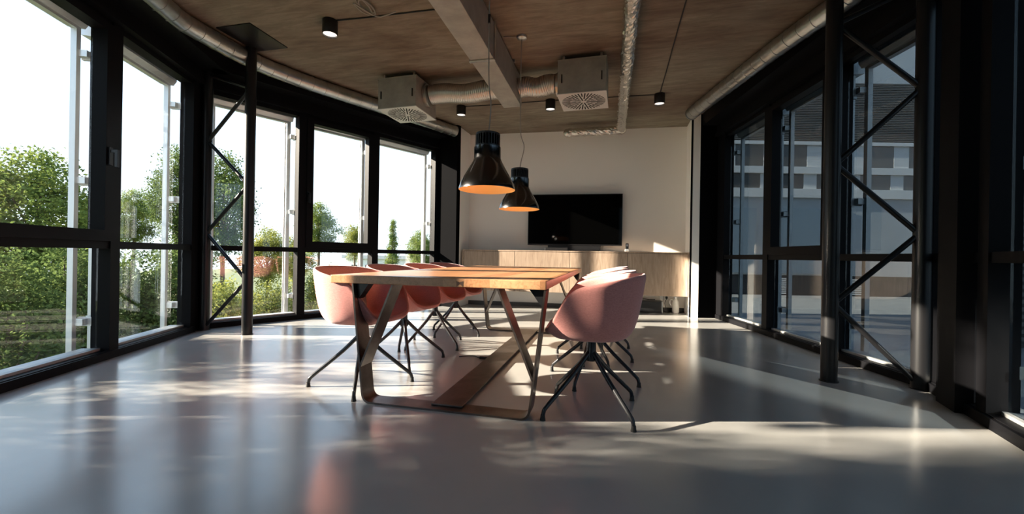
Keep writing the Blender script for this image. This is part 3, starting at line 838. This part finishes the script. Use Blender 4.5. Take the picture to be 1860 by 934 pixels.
def tree_meshes(seed, rx, rz, ncl, nleaf, size, spread, mt, ez=1.0, trunk=True):
    rnd = random.Random(seed); bm = NB(); verts = []; faces = []
    ctrs = []
    for i in range(ncl):
        while True:
            p = V(rnd.uniform(-1, 1), rnd.uniform(-1, 1), rnd.uniform(-1, 1))
            if .25 < p.length < 1: break
        p = p.normalized() * (rnd.uniform(.45, 1.0))
        lum = 1 + .16 * sin(3 * math.atan2(p.y, p.x) + seed) + .1 * sin(5 * p.z + seed)
        tap = 1.0 if ez == 1.0 else max(.1, (1 - (p.z + 1) / 2) ** .8 * 1.5)
        ctrs.append(V(p.x * rx * lum * tap, p.y * rx * lum * tap, p.z * rz))
    for c in ctrs:
        for k in range(nleaf):
            q = c + V(rnd.gauss(0, spread), rnd.gauss(0, spread), rnd.gauss(0, spread * .8))
            s = size * rnd.uniform(.6, 1.25)
            e = Euler((rnd.uniform(-1.1, 1.1), rnd.uniform(-1.1, 1.1), rnd.uniform(0, 6.28))).to_matrix()
            b = len(verts)
            for (x, y, z) in ((-.5, 0, 0), (0, -.32, .06), (.55, 0, -.05), (0, .32, .06)): verts.append(q + e @ V(x * s, y * s, z * s))
            faces.append((b, b + 1, b + 2, b + 3))
    bm.free()
    me = bpy.data.meshes.new('foliage'); me.from_pydata(verts, [], faces); me.materials.append(M[mt])
    bm = NB(); rnd2 = random.Random(seed + 5)
    base_z = -rz - 2.2
    add_tube(bm, smooth_path([(0, 0, base_z), (.05, .03, -rz * .6), (-.04, .02, 0), (0, 0, rz * .6)], 5), lambda q: .15 * (1 - .8 * q) * max(.5, rx / 1.8), 10)
    for c in ctrs[::max(1, ncl // 16)]:
        z0 = rnd2.uniform(-.7, .1) * rz
        add_tube(bm, smooth_path([(0, 0, z0), (c.x * .5, c.y * .5, lerp(z0, c.z, .45)), tuple(c)], 4), lambda q: .045 * (1 - .7 * q), 6)
    tm = bpy.data.meshes.new('trunk'); bmesh.ops.recalc_face_normals(bm, faces=bm.faces); bm.to_mesh(tm); bm.free(); tm.materials.append(M['bark'])
    return me, tm
VAR = [tree_meshes(1, 1.55, 2.3, 230, 75, .125, .20, 'leaf'), tree_meshes(2, 1.35, 2.7, 230, 75, .115, .20, 'leaf_dark'),
       tree_meshes(3, 1.4, 2.1, 190, 70, .12, .20, 'leaf_pale'), tree_meshes(4, .42, 2.4, 120, 70, .09, .11, 'leaf', .5)]
HALF = [2.4, 2.8, 2.2, 2.5]
def tree(px, Z, ytop, var, sc, label, sz=1.0):
    hor = 465 + .0165 * (px - 930)
    ztop = HC + (hor - ytop) / FPX * Z
    fm, tm = VAR[var]
    cz = ztop - HALF[var] * sc * sz
    p = cam_pt(px, Z)
    t = thing('broadleaf_tree' if var != 3 else 'column_tree', label, 'tree', (p.x, p.y, cz), random.uniform(0, 6), 'trees outside the bright windows')
    t.scale = (sc, sc, sc * sz)
    for nm, me in (('crown', fm), ('trunk', tm)):
        o = bpy.data.objects.new(nm, me); COL.objects.link(o); o.parent = t
    return t
TREES = [
 (70, 14, 272, 0, 1.0, 'round green tree filling the left half of the far left window'),
 (-75, 13, 345, 1, .9, 'dark tree cut by the left picture edge'),
 (165, 18, 365, 1, .7, 'darker tree behind the guide rail of the far left window'),
 (242, 20, 345, 0, .6, 'small tree at left edge of the second window'),
 (322, 17, 266, 1, .75, 'tall dark tree behind the right side of the second window'),
 (405, 16, 276, 1, .80, 'tall dark tree seen between the two slim braced pillars'),
 (485, 19, 408, 2, .7, 'yellow green tree just right of the slim round pillar'),
 (535, 24, 424, 2, .7, 'yellow green tree beside the guide rail of the third window'),
 (578, 22, 368, 0, .62, 'green tree in left part of the middle sash window'),
 (645, 27, 404, 2, .6, 'pale tree in right part of the middle sash window'),
 (713, 26, 392, 3, .8, 'narrow column shaped tree in the last window near TV wall'),
 (765, 33, 418, 0, .75, 'hazy green tree at right of the last window near TV wall'),
 (20, 8.6, 452, 1, .80, 'dense dark bush low in the far left window'),
 (125, 9.8, 440, 1, .80, 'dense bush by the guide rail, low in far left window'),
 (235, 11, 452, 1, .8, 'dark bush low in left half of second window'),
 (325, 12, 430, 1, .8, 'dark bush low in right half of second window'),
 (412, 10, 500, 2, .62, 'bright yellow green shrub low behind braced pillars'),
 (500, 11.5, 505, 2, .55, 'bright yellow green shrub low right of the round pillar'),
 (590, 14, 480, 2, .55, 'green shrub low in the middle sash window'),
]
for q in TREES: tree(*q)
# unseen trees added beyond the frame, outside the near glazing, to shade the near floor
def shade_tree(q, D, zc, var, sx, sz, label):
    """q across the sun's path, D metres up-sun of the glazing"""
    x = -3.3 - D * .96; y = (q + .28 * x) / .96
    fm, tm = VAR[var]
    t = thing('broadleaf_tree', label, 'tree', (x, y, zc), q * 2, 'trees outside the bright windows'); t.scale = (sx, sx, sz)
    for nm, me in (('crown', fm), ('trunk', tm)):
        o = bpy.data.objects.new(nm, me); COL.objects.link(o); o.parent = t
for i, (q, D, zc, var, sx, sz) in enumerate([(.1, 6, 3.0, 1, 1.0, 1.2), (1.05, 9.5, 4.2, 1, .5, 1.2), (.9, 12.5, 5.0, 0, .6, 1.1), (-1.9, 8, 3.2, 0, 1.2, 1.5), (-4.2, 8, 3.2, 1, 1.3, 1.4),
        (2.1, 5.0, 4.68, 0, .42, .36), (2.05, 3.6, .95, 1, .40, .55), (3.0, 4.2, .30, 1, .46, .6), (3.95, 4.4, .50, 1, .46, .6), (3.7, 5.6, .80, 1, .46, .6)]):
    shade_tree(q, D, zc, var, sx, sz, ['tall tree', 'slim tree', 'back tree', 'broad tree', 'widest tree', 'high crowned tree', 'low bush', 'lowest bush', 'broad bush', 'back bush'][i] + ' added for shade outside the near end of the bright glazing')

# grey board screen close outside the far left window
p = EL + dA * 1.9 + nA * 2.2
t = thing('board_screen', 'low weathered grey board screen outside the far left window', 'fence', (p.x, p.y, GZ), math.atan2(dA.y, dA.x)); 
bm = NB()
for k in range(6): add_box(bm, (-1.0, -.02, 3.42 - .17 * k - .15), (2.4, .02, 3.42 - .17 * k), .004)
finish('boards', bm, 'grey_board', t)
for x in (-.9, .7, 2.3):
    bm = NB(); add_box(bm, (x - .05, .02, 0), (x + .05, .12, 3.40)); finish('post', bm, 'grey_board', t)

# far pale building
def cbox(bm, x0, x1, Z0, Z1, z0, z1):
    """box aligned with the camera axes: x across, Z ahead"""
    pts = []
    for X, Z in ((x0, Z0), (x1, Z0), (x1, Z1), (x0, Z1)):
        pts.append((X * cos(YAW) - Z * sin(YAW), X * sin(YAW) + Z * cos(YAW)))
    add_prism(bm, pts, z0, z1)
fb = thing('pale_building', 'low white building far behind the trees in the last windows', 'building', cam_pt(680, 42, GZ)); off = cam_pt(680, 42, GZ)
bm = NB(); cbox(bm, -17, -6.5, 42, 50, GZ, .35); finish('walls', bm, 'far_white', fb, False, off)
bm = NB(); cbox(bm, -17.3, -6.2, 41.7, 50.3, .35, .7); finish('roof_block', bm, 'annex', fb, False, off)
for k in range(7):
    bm = NB(); cbox(bm, -16.4 + k * 1.4, -15.5 + k * 1.4, 41.95, 42, -1.6, -.3); finish('window', bm, 'annex_pane', fb, False, off)

# ------------------------------------------------------------------ outside right: annex wing and terrace
bm = NB(); add_prism(bm, [(1.75, 7.5), (2.4, 3.4), (1.2, -1.9), (2.5, -12), (26, -12), (30, 26), (1.2, 26)], -.5, -.14); struct('terrace', bm, 'terrace')
ZA = 12.0
an = thing('annex_wing', 'pale grey neighbouring wing with louvres and a window band beyond the dim windows', 'building', cam_pt(1500, ZA, -.14)); off = cam_pt(1500, ZA, -.14)
def ax(px): return (px - 930) / FPX * ZA
x0, x1, xe = 3.2, ax(1709), 20.
bm = NB(); cbox(bm, x0, x1, ZA, ZA + 5, .45, 2.72); cbox(bm, x0, xe, ZA + .08, ZA + 5, 4.35, 6.1); cbox(bm, x0, xe, ZA, ZA + 5, 6.1, 10.5)
cbox(bm, ax(1735), xe, ZA, ZA + 5, -.14, 4.35); cbox(bm, x0, x1, ZA + .25, ZA + 5, 2.72, 4.35)
finish('walls', bm, 'annex', an, False, off)
bm = NB(); cbox(bm, x0, x1, ZA + .05, ZA + 5, -.14, .45); finish('plinth', bm, 'annex_dark', an, False, off)
bm = NB()
for k in range(34): cbox(bm, x0, xe, ZA - .03, ZA + .06, 4.40 + k * .05, 4.432 + k * .05)
finish('louvres', bm, 'louvre', an, False, off)
bm = NB()
for z0, z1 in ((2.72, 2.98), (3.42, 3.62), (4.26, 4.36)): cbox(bm, x0, x1, ZA - .06, ZA + .2, z0, z1)
for k in range(9):
    xm = 3.6 + k * 1.27; 
    if xm < x1 - .2:
        cbox(bm, xm - .19, xm + .19, ZA - .008, ZA + .2, 2.98, 3.42); cbox(bm, xm - .1, xm + .34, ZA - .008, ZA + .2, 3.62, 4.26)
finish('window_band', bm, 'annex_white', an, False, off)
for k in range(8):
    xm = 3.6 + k * 1.27
    if xm + 1.1 < x1:
        for z0, z1 in ((3.0, 3.41), (3.64, 4.25)):
            bm = NB(); cbox(bm, xm + .02, xm + 1.24, ZA - .005, ZA + .24, z0, z1); finish('window', bm, 'annex_pane', an, False, off)
for a, b_ in ((ax(1325), ax(1372)), (ax(1400), ax(1530))):
    bm = NB(); cbox(bm, a, b_, ZA - .03, ZA + .01, .5, 2.4); finish('panel', bm, 'annex_blue', an, False, off)
for a in (5.6, 7.6, 9.9):
    bm = NB()
    for k in range(8): cbox(bm, a, a + .5, ZA - .02, ZA + .06, -.10 + k * .06, -.06 + k * .06)
    finish('air_grille', bm, 'annex_white', an, False, off)
# dark wing close by at the right picture edge
dw = thing('dark_side_wing', 'dark clad side wing with a dull red strip beyond rightmost window', 'building', (5.2, 3.5, -.14)); off = V(5.2, 3.5, -.14)
bm = NB(); cbox(bm, ax(1776) / ZA * 5.0, 14, 5.0, 5.12, -.14, 6.0); finish('walls', bm, 'annex_dark', dw, False, off)
bm = NB(); cbox(bm, ax(1812) / ZA * 4.95, ax(1838) / ZA * 4.95, 4.93, 5.0, -.14, 6.0); finish('red_strip', bm, 'red_panel', dw, False, off)
bm = NB()
for k in range(20): cbox(bm, ax(1846) / ZA * 4.95, 7.5, 4.95, 5.0, -.05 + k * .09, k * .09)
finish('grating', bm, 'louvre', dw, False, off)

# ------------------------------------------------------------------ light
w = bpy.data.worlds.new('sky'); SC.world = w; w.use_nodes = True
nt = w.node_tree; bg = nt.nodes['Background']
tc = nt.nodes.new('ShaderNodeTexCoord'); sp = nt.nodes.new('ShaderNodeSeparateXYZ'); nt.links.new(tc.outputs['Generated'], sp.inputs[0])
rp = nt.nodes.new('ShaderNodeValToRGB'); nt.links.new(sp.outputs['Z'], rp.inputs[0])
e = rp.color_ramp.elements
e[0].position = 0.; e[0].color = (.84, .93, 1.0, 1); e[1].position = .9; e[1].color = (.38, .58, .95, 1)
x = e.new(.35); x.color = (.60, .79, 1.0, 1)
nt.links.new(rp.outputs[0], bg.inputs[0]); bg.inputs[1].default_value = 1.75

SUN_AZ = v2((.960, .280)).normalized(); SUN_EL = radians(18.2)
sd = V(SUN_AZ.x * cos(SUN_EL), SUN_AZ.y * cos(SUN_EL), -sin(SUN_EL))
sl = bpy.data.lights.new('sun', 'SUN'); sl.energy = 30.0; sl.color = (1, .86, .70); sl.angle = radians(.6)
so = bpy.data.objects.new('sun', sl); COL.objects.link(so); so.rotation_euler = sd.to_track_quat('-Z', 'Y').to_euler()
so.location = (-12, -3, 8)

# added spot outside, standing in for low sun thrown back by the glass on the right
gd = V(-.70 * cos(SUN_EL), .714 * cos(SUN_EL), -sin(SUN_EL))
s2 = bpy.data.lights.new('added_glint_spot', 'SPOT'); s2.energy = 100000; s2.color = (1, .90, .80)
s2.spot_size = radians(2.1); s2.spot_blend = .25; s2.shadow_soft_size = .12
o2 = bpy.data.objects.new('added_glint_spot', s2); COL.objects.link(o2); o2.location = V(2.08, 2.72, .22) - gd * 24
o2.rotation_euler = gd.to_track_quat('-Z', 'Y').to_euler()

# ------------------------------------------------------------------ camera
cd = bpy.data.cameras.new('camera'); co = bpy.data.objects.new('camera', cd); COL.objects.link(co)
cd.sensor_width = 36; cd.lens = FPX / 1860 * 36; cd.shift_y = -2 / 1860; cd.clip_start = .05; cd.clip_end = 400
co.matrix_world = Matrix.Translation((0, 0, HC)) @ Matrix.Rotation(YAW, 4, 'Z') @ Matrix.Rotation(pi / 2, 4, 'X') @ Matrix.Rotation(Rr_, 4, 'Z')
SC.camera = co

SC.view_settings.view_transform = 'Standard'; SC.view_settings.look = 'None'
SC.view_settings.exposure = 0.36; SC.view_settings.gamma = 1.0; SC.view_settings.use_curve_mapping = False
SC.cycles.use_denoising = True
SC.cycles.max_bounces = 10; SC.cycles.transparent_max_bounces = 24; SC.cycles.diffuse_bounces = 5; SC.cycles.glossy_bounces = 5
SC.cycles.sample_clamp_indirect = 6.0
